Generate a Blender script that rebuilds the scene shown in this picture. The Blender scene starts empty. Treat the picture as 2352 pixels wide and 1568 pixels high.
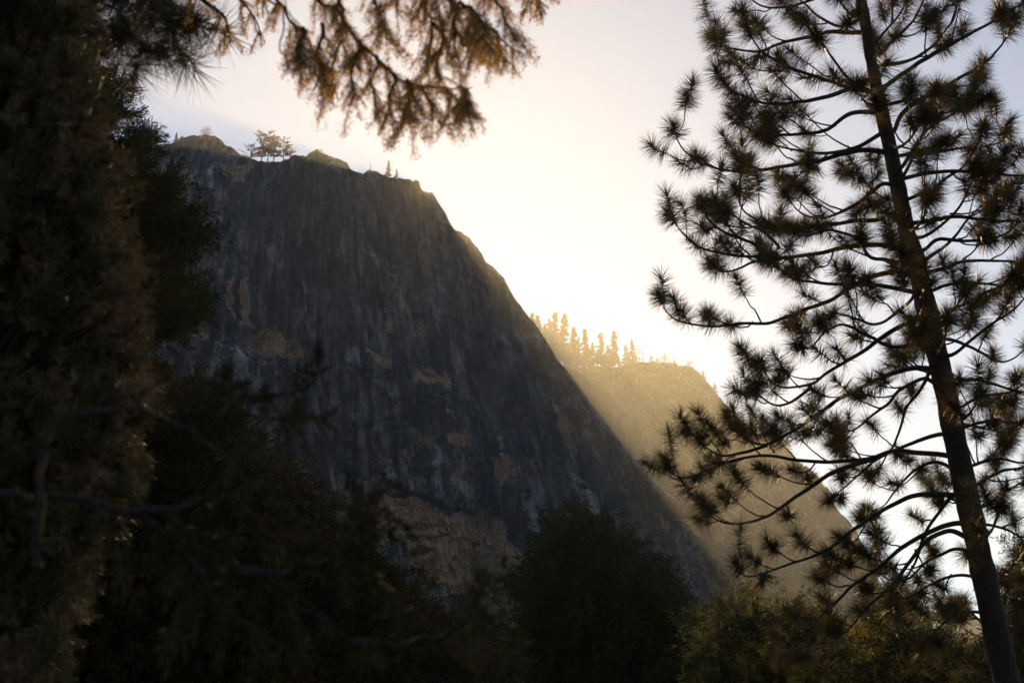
import bpy, math
import numpy as np
from mathutils import Vector

# ------------------------------------------------------------------ camera
sc = bpy.context.scene
COL = sc.collection
PITCH = math.radians(17.0)
LENS = 50.0
EYE = np.array([0.0, 0.0, 1.7])
cam_d = bpy.data.cameras.new("camera")
cam = bpy.data.objects.new("camera", cam_d)
COL.objects.link(cam)
cam.location = EYE.tolist()
cam.rotation_euler = (math.pi / 2 + PITCH, 0, 0)
cam_d.lens = LENS
cam_d.sensor_width = 36.0
cam_d.clip_start = 0.05
cam_d.clip_end = 12000
cam_d.dof.use_dof = True
cam_d.dof.focus_distance = 40.0
cam_d.dof.aperture_fstop = 5.6
sc.camera = cam

K = 36.0 / LENS / 2352.0          # one photo pixel (2352 wide) as a slope
FWD = np.array([0, math.cos(PITCH), math.sin(PITCH)])
UP = np.array([0, -math.sin(PITCH), math.cos(PITCH)])
RIGHT = np.array([1.0, 0, 0])


def P(X, Y, d):
    """a point d metres deep along the view axis"""
    u = (X - 1176.0) * K
    v = -(Y - 784.0) * K
    return EYE + d * (FWD + u * RIGHT + v * UP)


def PY(X, Y, y):
    """a point on the vertical plane y metres north of the camera"""
    v = -(Y - 784.0) * K
    return P(X, Y, y / (math.cos(PITCH) - v * math.sin(PITCH)))


def proj(p):
    q = p - EYE
    d = q @ FWD
    return 1176 + (q @ RIGHT) / d / K, 784 - (q @ UP) / d / K


# ------------------------------------------------------------------ sky, sun, exposure
SUN_PX = (977.0, 433.0)
sd = P(SUN_PX[0], SUN_PX[1], 1.0) - EYE
sd = sd / np.linalg.norm(sd)
SUN_EL = math.asin(sd[2])
SUN_AZ = math.atan2(sd[0], sd[1])      # clockwise from +Y
world = bpy.data.worlds.new("World")
sc.world = world
world.use_nodes = True
wn = world.node_tree
bg = wn.nodes["Background"]
sky = wn.nodes.new("ShaderNodeTexSky")
sky.sky_type = 'NISHITA'
sky.sun_disc = False
sky.sun_elevation = SUN_EL
sky.sun_rotation = SUN_AZ
sky.altitude = 1200
sky.air_density = 1.0
sky.dust_density = 0.0
sky.ozone_density = 0.4
wn.links.new(sky.outputs[0], bg.inputs[0])
bg.inputs[1].default_value = 0.12

sun_d = bpy.data.lights.new("sun", 'SUN')
sun = bpy.data.objects.new("sun", sun_d)
COL.objects.link(sun)
sun_d.energy = 5.0
sun_d.angle = math.radians(0.5)
sun_d.color = (1.0, 0.68, 0.28)
sun.rotation_euler = Vector(sd.tolist()).to_track_quat('Z', 'Y').to_euler()
sun.location = (0, 0, 600)

vs = sc.view_settings
vs.view_transform = 'Standard'
vs.look = 'None'
vs.exposure = 0.0
vs.gamma = 1.0
cy = sc.cycles
cy.max_bounces = 5
cy.diffuse_bounces = 2
cy.glossy_bounces = 2
cy.transmission_bounces = 3
cy.transparent_max_bounces = 6
cy.volume_bounces = 0
cy.use_denoising = True
cy.sample_clamp_indirect = 4.0
cy.sample_clamp_direct = 8.0


# ------------------------------------------------------------------ helpers
def tag(o, label=None, cat=None, group=None, kind=None):
    if label: o["label"] = label
    if cat: o["category"] = cat
    if group: o["group"] = group
    if kind: o["kind"] = kind
    return o


def empty(name, loc, label, cat, group=None):
    o = bpy.data.objects.new(name, None)
    o.empty_display_size = 0.2
    COL.objects.link(o)
    o.location = [float(c) for c in loc]
    tag(o, label, cat, group)
    return o


def link_mesh(name, verts, faces_flat, nper, mat, parent=None, smooth=False):
    """faces_flat: vertex indices, nper vertices per face"""
    me = bpy.data.meshes.new(name)
    verts = np.asarray(verts, dtype=np.float32)
    org = np.zeros(3, dtype=np.float32)
    if parent is not None:
        org = np.array(world_loc(parent), dtype=np.float32)
        verts = verts - org
    n = len(verts)
    faces_flat = np.asarray(faces_flat, dtype=np.int32).ravel()
    nf = len(faces_flat) // nper
    me.vertices.add(n)
    me.vertices.foreach_set("co", verts.ravel())
    me.loops.add(nf * nper)
    me.loops.foreach_set("vertex_index", faces_flat)
    me.polygons.add(nf)
    me.polygons.foreach_set("loop_start", np.arange(0, nf * nper, nper, dtype=np.int32))
    me.polygons.foreach_set("loop_total", np.full(nf, nper, dtype=np.int32))
    if smooth:
        me.polygons.foreach_set("use_smooth", np.ones(nf, dtype=bool))
    me.materials.append(mat)
    me.update(calc_edges=True)
    o = bpy.data.objects.new(name, me)
    COL.objects.link(o)
    if parent is not None:
        o.parent = parent
    return o


def world_loc(o):
    v = np.array(o.location, dtype=float)
    while o.parent is not None:
        o = o.parent
        v = v + np.array(o.location, dtype=float)
    return v


def h3(ix, iy, iz, seed):
    n = (ix.astype(np.int64) * 374761393 + iy.astype(np.int64) * 668265263 +
         iz.astype(np.int64) * 2147483647 + seed * 1274126177) & 0xFFFFFFFF
    n = ((n ^ (n >> 13)) * 1274126177) & 0xFFFFFFFF
    n = ((n ^ (n >> 16)) * 2246822519) & 0xFFFFFFFF
    n = n ^ (n >> 15)
    return (n & 0xFFFFFF) / float(0xFFFFFF)


def vnoise(x, y, z, seed=0):
    x = np.asarray(x, float); y = np.asarray(y, float) + 0 * x; z = np.asarray(z, float) + 0 * x
    xi, yi, zi = np.floor(x), np.floor(y), np.floor(z)
    fx, fy, fz = x - xi, y - yi, z - zi
    fx = fx * fx * (3 - 2 * fx); fy = fy * fy * (3 - 2 * fy); fz = fz * fz * (3 - 2 * fz)
    xi = xi.astype(np.int64); yi = yi.astype(np.int64); zi = zi.astype(np.int64)
    r = 0
    for a in (0, 1):
        wa = fx if a else 1 - fx
        for b in (0, 1):
            wb = fy if b else 1 - fy
            for c in (0, 1):
                wc = fz if c else 1 - fz
                r = r + wa * wb * wc * h3(xi + a, yi + b, zi + c, seed)
    return r * 2 - 1


def fbm(x, y, z, octv=4, seed=0, gain=0.5):
    r = 0; amp = 1.0; f = 1.0
    for k in range(octv):
        r = r + amp * vnoise(x * f + 17.3 * k, y * f + 5.1 * k, z * f, seed + k)
        amp *= gain; f *= 2.03
    return r


def unit(v):
    v = np.asarray(v, float)
    return v / (np.linalg.norm(v, axis=-1, keepdims=True) + 1e-9)


def smooth_line(pts, step):
    """Catmull-Rom through pts, resampled every `step` metres"""
    pts = np.asarray(pts, float)
    q = np.vstack([2 * pts[0] - pts[1], pts, 2 * pts[-1] - pts[-2]])
    out = []
    for i in range(1, len(q) - 2):
        p0, p1, p2, p3 = q[i - 1], q[i], q[i + 1], q[i + 2]
        for t in np.linspace(0, 1, 8, endpoint=False):
            out.append(0.5 * ((2 * p1) + (-p0 + p2) * t + (2 * p0 - 5 * p1 + 4 * p2 - p3) * t * t +
                              (-p0 + 3 * p1 - 3 * p2 + p3) * t ** 3))
    out.append(pts[-1])
    out = np.array(out)
    s = np.concatenate([[0], np.cumsum(np.linalg.norm(np.diff(out, axis=0), axis=1))])
    n = max(3, int(s[-1] / step) + 1)
    t = np.linspace(0, s[-1], n)
    return np.stack([np.interp(t, s, out[:, k]) for k in range(3)], axis=1)


class Tubes:
    def __init__(self):
        self.v = []; self.f = []; self.n = 0

    def add(self, pts, rad, sides=6):
        pts = np.asarray(pts, float)
        m = len(pts)
        rad = np.broadcast_to(np.asarray(rad, float), (m,))
        t = unit(np.gradient(pts, axis=0))
        ref = np.array([0.31, 0.22, 0.92])
        if abs((t[0] @ unit(ref))) > 0.9: ref = np.array([0.95, 0.2, 0.1])
        a = unit(np.cross(t, ref)); b = np.cross(t, a)
        ang = np.arange(sides) * 2 * math.pi / sides
        ring = pts[:, None, :] + rad[:, None, None] * (np.cos(ang)[None, :, None] * a[:, None, :] +
                                                        np.sin(ang)[None, :, None] * b[:, None, :])
        self.v.append(ring.reshape(-1, 3))
        i = np.arange(m - 1)[:, None] * sides; j = np.arange(sides)[None, :]; j2 = (j + 1) % sides
        q = np.stack([i + j, i + j2, i + sides + j2, i + sides + j], axis=-1).reshape(-1, 4) + self.n
        self.f.append(q)
        self.n += m * sides
        tip = (pts[-1] + t[-1] * rad[-1]).reshape(1, 3)
        self.v.append(tip)
        k = (m - 1) * sides + self.n - m * sides
        cap = np.stack([k + np.arange(sides), k + (np.arange(sides) + 1) % sides,
                        np.full(sides, self.n), np.full(sides, self.n)], axis=-1)
        self.n += 1
        self.cap = cap
        # caps as thin quads would be degenerate: keep the last ring tiny instead

    def build(self, name, mat, parent=None):
        return link_mesh(name, np.vstack(self.v), np.vstack(self.f), 4, mat, parent, True)


class Soup:
    """triangles: needles, scale sprays, leaf clumps"""
    def __init__(self):
        self.t = []

    def needles(self, p, d, L, W, rng):
        p = np.asarray(p, float); d = unit(d)
        n = len(p)
        L = np.broadcast_to(np.asarray(L, float), (n,))[:, None]
        W = np.broadcast_to(np.asarray(W, float), (n,))[:, None]
        s = unit(np.cross(d, rng.normal(size=(n, 3))))
        self.t.append(np.stack([p - s * W / 2, p + s * W / 2, p + d * L], axis=1))

    def leaves(self, p, d, L, W, rng):
        """small rhombs as two triangles"""
        p = np.asarray(p, float); d = unit(d); n = len(p)
        L = np.broadcast_to(np.asarray(L, float), (n,))[:, None]
        W = np.broadcast_to(np.asarray(W, float), (n,))[:, None]
        s = unit(np.cross(d, rng.normal(size=(n, 3))))
        m = p + d * L * 0.45
        self.t.append(np.stack([p, m + s * W / 2, m - s * W / 2], axis=1))
        self.t.append(np.stack([m - s * W / 2, m + s * W / 2, p + d * L], axis=1))

    def build(self, name, mat, parent=None):
        t = np.concatenate(self.t)
        return link_mesh(name, t.reshape(-1, 3), np.arange(len(t) * 3), 3, mat, parent)


# ------------------------------------------------------------------ materials
def nodes(name):
    m = bpy.data.materials.new(name)
    m.use_nodes = True
    nt = m.node_tree
    b = nt.nodes["Principled BSDF"]
    return m, nt, b


def N(nt, kind, **kw):
    n = nt.nodes.new(kind)
    for k, v in kw.items():
        if hasattr(n, k): setattr(n, k, v)
        else: n.inputs[k].default_value = v
    return n


def ramp(nt, src, stops):
    r = nt.nodes.new("ShaderNodeValToRGB")
    el = r.color_ramp.elements
    while len(el) < len(stops): el.new(0.5)
    for e, (pos, c) in zip(el, stops):
        e.position = pos
        e.color = (*c, 1) if len(c) == 3 else (c[0], c[0], c[0], 1)
    nt.links.new(src, r.inputs[0])
    return r


def coords(nt, scale, src='Object', rot=(0, 0, 0)):
    tc = nt.nodes.new("ShaderNodeTexCoord")
    mp = nt.nodes.new("ShaderNodeMapping")
    mp.inputs['Scale'].default_value = scale
    mp.inputs['Rotation'].default_value = rot
    nt.links.new(tc.outputs[src], mp.inputs[0])
    return mp.outputs[0]


def mixc(nt, fac, a, b, mode='MIX'):
    m = nt.nodes.new("ShaderNodeMix")
    m.data_type = 'RGBA'; m.blend_type = mode
    for sock, v in ((m.inputs[0], fac), (m.inputs[6], a), (m.inputs[7], b)):
        if isinstance(v, (int, float)): sock.default_value = v
        elif isinstance(v, tuple): sock.default_value = (*v, 1) if len(v) == 3 else v
        else: nt.links.new(v, sock)
    return m.outputs[2]


def foliage_mat(name, c1, c2, c3, scale, transl=0.25, rough=0.45, spec=0.5, tcol=None, st=(0.36, 0.52, 0.68)):
    m, nt, b = nodes(name)
    vec = coords(nt, (scale, scale, scale))
    n = N(nt, "ShaderNodeTexNoise"); n.inputs['Scale'].default_value = 1.0
    n.inputs['Detail'].default_value = 3.0
    nt.links.new(vec, n.inputs['Vector'])
    r = ramp(nt, n.outputs[0], [(st[0], c1), (st[1], c2), (st[2], c3)])
    b.inputs['Roughness'].default_value = rough
    b.inputs['Specular IOR Level'].default_value = spec
    b.inputs['Specular Tint'].default_value = (1.0, 0.72, 0.32, 1)
    nt.links.new(r.outputs[0], b.inputs['Base Color'])
    tr = N(nt, "ShaderNodeBsdfTranslucent")
    if tcol: tr.inputs[0].default_value = (*tcol, 1)
    else: nt.links.new(r.outputs[0], tr.inputs[0])
    mx = N(nt, "ShaderNodeMixShader"); mx.inputs[0].default_value = transl
    nt.links.new(b.outputs[0], mx.inputs[1]); nt.links.new(tr.outputs[0], mx.inputs[2])
    nt.links.new(mx.outputs[0], nt.nodes["Material Output"].inputs[0])
    return m


def bark_mat(name, c1, c2, scale):
    m, nt, b = nodes(name)
    vec = coords(nt, (scale, scale, scale * 0.25))
    n = N(nt, "ShaderNodeTexVoronoi", feature='DISTANCE_TO_EDGE')
    nt.links.new(vec, n.inputs['Vector'])
    n2 = N(nt, "ShaderNodeTexNoise"); n2.inputs['Detail'].default_value = 5
    nt.links.new(vec, n2.inputs['Vector'])
    r = ramp(nt, n2.outputs[0], [(0.35, c1), (0.65, c2)])
    r2 = ramp(nt, n.outputs[0], [(0.0, (0.3,)), (0.2, (1.0,))])
    nt.links.new(mixc(nt, 1.0, r.outputs[0], r2.outputs[0], 'MULTIPLY'), b.inputs['Base Color'])
    b.inputs['Roughness'].default_value = 0.9
    bp = N(nt, "ShaderNodeBump"); bp.inputs['Strength'].default_value = 0.8
    bp.inputs['Distance'].default_value = 0.03
    nt.links.new(n.outputs[0], bp.inputs['Height']); nt.links.new(bp.outputs[0], b.inputs['Normal'])
    return m


def flow(nt, su, sv, rot=0.0):
    """coordinates that run down the rock face like the water does"""
    a = N(nt, "ShaderNodeAttribute"); a.attribute_name = "flow_u"
    c = N(nt, "ShaderNodeAttribute"); c.attribute_name = "flow_v"
    k = N(nt, "ShaderNodeCombineXYZ")
    nt.links.new(a.outputs['Fac'], k.inputs[0]); nt.links.new(c.outputs['Fac'], k.inputs[1])
    mp = nt.nodes.new("ShaderNodeMapping")
    mp.inputs['Scale'].default_value = (su, sv, 1.0)
    mp.inputs['Rotation'].default_value = (0, 0, rot)
    nt.links.new(k.outputs[0], mp.inputs[0])
    return mp.outputs[0]


def rock_mat(name, dark, mid, tan, veg):
    m, nt, b = nodes(name)
    L = nt.links.new

    def noise(vec, det, rou, dist=0.0):
        n = N(nt, "ShaderNodeTexNoise")
        n.inputs['Detail'].default_value = det; n.inputs['Roughness'].default_value = rou
        n.inputs['Distortion'].default_value = dist
        L(vec, n.inputs['Vector'])
        return n
    wide = noise(flow(nt, 0.033, 0.006), 7, 0.62, 0.5)                    # broad stains running down
    thin = noise(flow(nt, 0.30, 0.020), 5, 0.6)                      # narrow streaks
    patch = noise(coords(nt, (0.020, 0.020, 0.022)), 5, 0.6)          # where streaks show
    big = noise(coords(nt, (0.035, 0.035, 0.024)), 6, 0.62)
    crag = noise(coords(nt, (0.11, 0.11, 0.13), rot=(0, math.radians(30), 0)), 9, 0.72, 0.6)
    grit = noise(coords(nt, (0.5, 0.5, 0.4)), 7, 0.75)
    r_patch = ramp(nt, patch.outputs[0], [(0.42, (0.25,)), (0.58, (1.0,))]).outputs[0]

    def madd(a, k, b2):
        n = N(nt, "ShaderNodeMath", operation='MULTIPLY_ADD')
        L(a, n.inputs[0])
        if isinstance(k, float): n.inputs[1].default_value = k
        else: L(k, n.inputs[1])
        if isinstance(b2, float): n.inputs[2].default_value = b2
        else: L(b2, n.inputs[2])
        return n.outputs[0]
    th = madd(thin.outputs[0], 0.45, -0.225)          # signed narrow streaks
    acc = madd(th, r_patch, 0.0)
    acc = madd(wide.outputs[0], 0.70, acc)
    acc = madd(crag.outputs[0], 0.30, acc)
    acc = madd(big.outputs[0], 0.45, acc)
    acc = madd(grit.outputs[0], 0.22, acc)            # mean about 0.66
    c = ramp(nt, acc, [(0.735, dark), (0.795, tuple(x * 0.14 for x in mid)), (0.845, tuple(x * 0.38 for x in mid)), (0.895, tuple(x * 0.85 for x in mid)), (0.955, tuple(x * 1.6 for x in mid))]).outputs[0]
    rust = noise(coords(nt, (0.05, 0.05, 0.03)), 6, 0.7)
    rf = ramp(nt, rust.outputs[0], [(0.56, (0.0,)), (0.66, (0.75,))]).outputs[0]
    c = mixc(nt, rf, c, mixc(nt, 1.0, c, (1.7, 1.05, 0.62), 'MULTIPLY'))
    ta = N(nt, "ShaderNodeAttribute"); ta.attribute_name = "tone"
    rt = ramp(nt, ta.outputs['Fac'], [(0.0, (0.10,)), (0.5, (1.0,)), (1.0, (3.2,))])
    c = mixc(nt, 1.0, c, rt.outputs[0], 'MULTIPLY')
    # fresh tan rock, itself cracked and streaked
    att = N(nt, "ShaderNodeAttribute"); att.attribute_name = "scar"
    tv = madd(crag.outputs[0], 0.6, madd(grit.outputs[0], 0.4, 0.0))
    tcx = ramp(nt, tv, [(0.445, tuple(x * 0.08 for x in tan)), (0.475, tuple(x * 0.55 for x in tan)), (0.495, tan), (0.52, (tan[0], tan[1] * 1.2, tan[2] * 1.7)), (0.555, (0.42, 0.36, 0.32))]).outputs[0]
    tcx = mixc(nt, 0.7, tcx, ramp(nt, thin.outputs[0], [(0.40, (0.2,)), (0.47, (1.0,))]).outputs[0], 'MULTIPLY')
    va2 = madd(thin.outputs[0], 0.9, madd(crag.outputs[0], 0.8, madd(att.outputs['Fac'], 0.9, -0.85)))
    sf = ramp(nt, va2, [(0.44, (0.0,)), (0.58, (1.0,))])
    # cracks
    vo = N(nt, "ShaderNodeTexVoronoi", feature='DISTANCE_TO_EDGE')
    L(mixc(nt, 0.2, coords(nt, (0.075, 0.075, 0.04), rot=(0, math.radians(24), 0)), crag.outputs[1]), vo.inputs['Vector'])
    rc = ramp(nt, vo.outputs[0], [(0.0, (0.08,)), (0.025, (0.6,)), (0.06, (1.0,))])
    c = mixc(nt, r_patch, mixc(nt, 0.9, c, rc.outputs[0], 'MULTIPLY'), c)
    c = mixc(nt, 0.7, c, ramp(nt, grit.outputs[0], [(0.34, (0.5,)), (0.5, (1.0,)), (0.66, (1.8,))]).outputs[0], 'MULTIPLY')
    tcx = mixc(nt, 0.5, tcx, rc.outputs[0], 'MULTIPLY')
    c = mixc(nt, sf.outputs[0], c, tcx)
    va = N(nt, "ShaderNodeAttribute"); va.attribute_name = "veg"
    c = mixc(nt, va.outputs['Fac'], c, veg)
    L(c, b.inputs['Base Color'])
    b.inputs['Roughness'].default_value = 0.85
    b.inputs['Specular IOR Level'].default_value = 0.2
    bp = N(nt, "ShaderNodeBump"); bp.inputs['Strength'].default_value = 1.0
    bp.inputs['Distance'].default_value = 13.0
    L(crag.outputs[0], bp.inputs['Height'])
    bp2 = N(nt, "ShaderNodeBump"); bp2.inputs['Strength'].default_value = 0.8
    bp2.inputs['Distance'].default_value = 2.5
    L(grit.outputs[0], bp2.inputs['Height']); L(bp.outputs[0], bp2.inputs['Normal'])
    L(bp2.outputs[0], b.inputs['Normal'])
    return m


M_ROCK = rock_mat("stained_granite", (0.007, 0.008, 0.011), (0.28, 0.27, 0.285), (0.95, 0.53, 0.22), (0.03, 0.035, 0.015))
M_RIDGE = rock_mat("far_granite", (0.08, 0.08, 0.085), (0.2, 0.19, 0.18), (0.3, 0.2, 0.12), (0.04, 0.05, 0.02))
M_BARK = bark_mat("pine_bark", (0.010, 0.008, 0.006), (0.036, 0.024, 0.016), 14)
M_FARBARK = bark_mat("far_bark", (0.05, 0.035, 0.025), (0.12, 0.08, 0.05), 2)
M_NEEDLE = foliage_mat("pine_needles", (0.014, 0.020, 0.009), (0.022, 0.028, 0.011), (0.20, 0.11, 0.02), 2.2, 0.10, 0.38, 0.5, (0.35, 0.2, 0.03), (0.4, 0.6, 0.7))
M_FARNEEDLE = foliage_mat("far_conifer", (0.03, 0.04, 0.02), (0.05, 0.06, 0.025), (0.07, 0.06, 0.03), 0.3, 0.4, 0.6, 0.3, (0.45, 0.24, 0.05))
M_CEDAR = foliage_mat("cedar_sprays", (0.05, 0.06, 0.02), (0.10, 0.08, 0.03), (0.20, 0.11, 0.04), 5, 0.55, 0.5, 0.4, (0.75, 0.42, 0.10))
M_DARKFIR = foliage_mat("fir_foliage", (0.024, 0.026, 0.011), (0.040, 0.036, 0.015), (0.085, 0.052, 0.026), 1.4, 0.06, 0.85, 0.08)
M_BROWNFIR = foliage_mat("fir_foliage_brown", (0.035, 0.05, 0.02), (0.09, 0.075, 0.042), (0.20, 0.13, 0.085), 9.0, 0.2, 0.6, 0.3)

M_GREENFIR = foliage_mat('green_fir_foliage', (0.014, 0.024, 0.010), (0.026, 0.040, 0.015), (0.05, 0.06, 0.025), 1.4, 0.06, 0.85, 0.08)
M_GOLDFIR = foliage_mat("sunlit_fir_foliage", (0.016, 0.024, 0.008), (0.075, 0.080, 0.018), (0.52, 0.36, 0.07), 1.8, 0.45, 0.5, 0.3, None, (0.4, 0.52, 0.62))  # gold patches in the base colour paint the backlit sun glints

# ------------------------------------------------------------------ ground, cliff, ridge
def polymask(X, Y, poly, soft=0.0):
    poly = np.array(poly, float)
    inside = np.zeros(X.shape, bool)
    j = len(poly) - 1
    for i in range(len(poly)):
        xi, yi = poly[i]; xj, yj = poly[j]
        c = ((yi > Y) != (yj > Y)) & (X < (xj - xi) * (Y - yi) / (yj - yi + 1e-9) + xi)
        inside ^= c
        j = i
    return inside.astype(float)


def blur_grid(a, k):
    for _ in range(k):
        a = (a + np.roll(a, 1, 0) + np.roll(a, -1, 0)) / 3
        a = (a + np.roll(a, 1, 1) + np.roll(a, -1, 1)) / 3
    return a


def grid_mesh(name, V, mat, attrs):
    R, C, _ = V.shape
    i = np.arange(R - 1)[:, None] * C; j = np.arange(C - 1)[None, :]
    q = np.stack([i + j, i + j + 1, i + C + j + 1, i + C + j], axis=-1).reshape(-1, 4)
    o = link_mesh(name, V.reshape(-1, 3), q, 4, mat, None, True)
    for k, a in attrs.items():
        at = o.data.attributes.new(k, 'FLOAT', 'POINT')
        if not k.startswith("flow"): a = np.clip(a, 0, 1)
        at.data.foreach_set("value", a.astype(np.float32).ravel())
    return o


def mountain(name, sil, Ytop, lean, mat, ncol, nrow, nback, back, seed, rough, relief=None, zbase=-6.0, edge=0.9):
    """rock wall: silhouette points (photo px, px) at distance Ytop(x px), face leaning back, and a top running away behind"""
    sil = np.array(sil, float)
    px = np.linspace(sil[0, 0], sil[-1, 0], ncol)
    py = np.interp(px, sil[:, 0], sil[:, 1])
    yt = np.array([Ytop(a) for a in px])
    top = np.array([PY(a, b, c) for a, b, c in zip(px, py, yt)])
    top[:, 2] += edge * fbm(top[:, 0] / 5, 0 * px, 0 * px, 5, seed, 0.6)
    v = np.linspace(0, 1, nrow) ** 0.9
    Z = zbase + (top[:, 2] - zbase)[None, :] * v[:, None]
    X = np.repeat(top[:, 0][None, :], nrow, 0)
    drop = top[:, 2][None, :] - Z
    Y = np.repeat(top[:, 1][None, :], nrow, 0) - lean * drop - 4.0 * np.sqrt(np.clip(drop, 0, 30) / 30)
    V = np.stack([X, Y, Z], -1)
    AX, AZ = -125.0, 640.0
    U = np.arctan2(X - AX, AZ - Z) * 520.0
    VV = np.hypot(X - AX, AZ - Z)
    U = U + 2.5 * fbm(X / 50, 0 * X, Z / 50, 3, seed + 8)
    fl = np.abs(fbm(U / 14, 0 * X, VV / 150, 5, seed + 2, 0.6))
    d = rough * (7.0 * fbm(U / 45, 0 * X, VV / 120, 3, seed + 1) + 5.0 * (1 - fl) +
                 2.6 * fbm(X / 8 + Z / 30, 0 * X, Z / 12, 5, seed + 3, 0.62))
    # overlapping exfoliation steps
    s = fbm(X / 60, 0 * X, Z / 40, 4, seed + 9, 0.55) * 3 + Z / 60 + X / 110
    d = d + rough * 6.0 * (s - np.floor(s)) ** 3
    fade = np.clip(drop / 8.0, 0.15, 1)
    Q = V.copy()
    Q[..., 1] -= d * fade
    PXs, PYs = proj(V)
    scar = np.zeros_like(X); veg = np.zeros_like(X)
    if relief is not None:
        dd, scar, veg, tone = relief(PXs, PYs, X, Z)
        Q[..., 1] -= dd * fade
    # back of the mountain
    w = np.linspace(0, 1, nback)[1:]
    bx = np.repeat(top[:, 0][None, :], len(w), 0)
    by = Q[-1, :, 1][None, :] + back * w[:, None]
    fall = back * (0.25 * w + 0.9 * w ** 2)[:, None]
    bz = Q[-1, :, 2][None, :] - fall + 3 * fbm(bx / 20, by / 20, 0 * bx, 3, seed + 5) * np.clip(w * 6, 0, 1)[:, None] - 1.0 * np.clip(w * 20, 0, 1)[:, None]
    bz = np.maximum(bz, zbase)
    B = np.stack([bx, by, bz], -1)
    A = np.concatenate([Q, B])
    z0 = np.zeros_like(bx)
    fu, fv = bent(A)
    fv[nrow:] += by * 0.7
    fu[nrow:] += by * 0.2
    o = grid_mesh(name, A, mat, {"flow_u": fu, "flow_v": fv, "scar": np.concatenate([scar, z0]), "tone": np.concatenate([tone, z0 + 0.5]), "veg": np.concatenate([veg, z0 + 0.7])})
    return o, top


def bent(V):
    return np.arctan2(V[..., 0] + 125.0, 640.0 - V[..., 2]) * 520.0, np.hypot(V[..., 0] + 125.0, 640.0 - V[..., 2])


CLIFF_SIL = [(-900, 560), (-500, 470), (-300, 425), (-50, 375), (150, 350), (300, 338), (340, 335), (375, 332), (400, 328), (415, 320), (440, 314),
             (470, 312), (495, 318), (512, 327), (517, 336), (530, 340), (545, 354), (560, 362), (590, 372), (620, 376), (650, 373),
             (662, 368), (690, 361), (706, 362), (716, 352), (728, 348), (742, 353), (756, 363), (770, 366), (786, 367), (797, 374),
             (806, 393), (815, 397), (835, 396), (845, 392), (866, 397), (895, 404), (915, 409), (935, 413), (948, 414), (956, 410),
             (963, 415), (966, 430), (972, 440), (985, 443), (993, 441), (1000, 455), (1010, 470), (1022, 490), (1032, 512),
             (1042, 528), (1058, 534), (1074, 545), (1090, 562), (1106, 584), (1112, 600), (1129, 617), (1157, 638), (1172, 672),
             (1190, 697), (1222, 737), (1251, 777), (1283, 834), (1309, 866), (1350, 922), (1400, 982), (1450, 1040), (1500, 1095),
             (1550, 1150), (1600, 1215), (1650, 1295), (1690, 1375), (1730, 1470), (1780, 1640), (1830, 1800)]

SCARS = [
    ([(572, 800), (600, 760), (640, 765), (660, 790), (700, 800), (710, 830), (680, 835), (620, 830), (590, 820)], 1.0, 3.5),
    ([(515, 405), (540, 400), (580, 388), (584, 400), (568, 420), (560, 440), (545, 420), (520, 412)], 1.0, 1.5),
    ([(530, 690), (540, 660), (548, 655), (552, 740), (540, 745)], 0.5, 3.0),
    ([(560, 650), (578, 650), (580, 760), (562, 760)], 0.6, 1.0),
    ([(430, 425), (450, 415), (470, 460), (440, 462)], 0.45, 1.0),
    ([(850, 830), (880, 840), (910, 850), (900, 862), (870, 858)], 0.6, 2.0),
    ([(950, 880), (1000, 860), (1040, 880), (1045, 910), (1010, 895), (990, 900), (970, 890)], 0.7, 2.5),
    ([(880, 700), (890, 700), (905, 790), (893, 790)], 0.3, 1.0),
    ([(1035, 1015), (1075, 1010), (1090, 1045), (1060, 1055), (1040, 1050)], 0.7, 2.5),
    ([(940, 1000), (965, 1000), (960, 1020), (942, 1020)], 0.6, 1.0),
    ([(680, 1075), (695, 1060), (712, 1075), (706, 1100), (690, 1095)], 1.0, 1.0),
    ([(762, 1055), (778, 1055), (780, 1130), (764, 1130)], 0.6, 1.0),
    ([(1130, 1060), (1170, 1055), (1180, 1110), (1150, 1130), (1135, 1120)], 0.5, 1.5),
    ([(1270, 960), (1310, 985), (1330, 1060), (1300, 1040), (1280, 1000)], 0.45, 1.5),
    ([(830, 1180), (880, 1140), (960, 1160), (1000, 1190), (960, 1260), (860, 1270), (800, 1260)], 0.75, 4.0),
    ([(930, 1205), (1050, 1190), (1150, 1195), (1165, 1230), (1160, 1260), (1220, 1300), (1240, 1380), (1150, 1400), (1050, 1380),
      (960, 1330)], 1.0, 2.0),
    ([(1530, 1200), (1590, 1200), (1625, 1240), (1600, 1250), (1560, 1225)], 0.8, 2.0),
    ([(1150, 1290), (1230, 1290), (1260, 1420), (1180, 1480), (1100, 1440)], 0.5, 2.0),
    ([(1060, 640), (1095, 655), (1080, 670)], 0.4, 1.5),
    ([(1090, 590), (1110, 600), (1098, 625)], 0.25, 1.0),
    ([(1170, 730), (1190, 735), (1235, 800), (1215, 805)], 0.35, 1.5),
    ([(380, 880), (410, 880), (400, 900), (382, 905)], 0.9, 1.0),
    ([(410, 400), (440, 400), (436, 440), (412, 440)], 0.3, 1.0),
]


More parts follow.
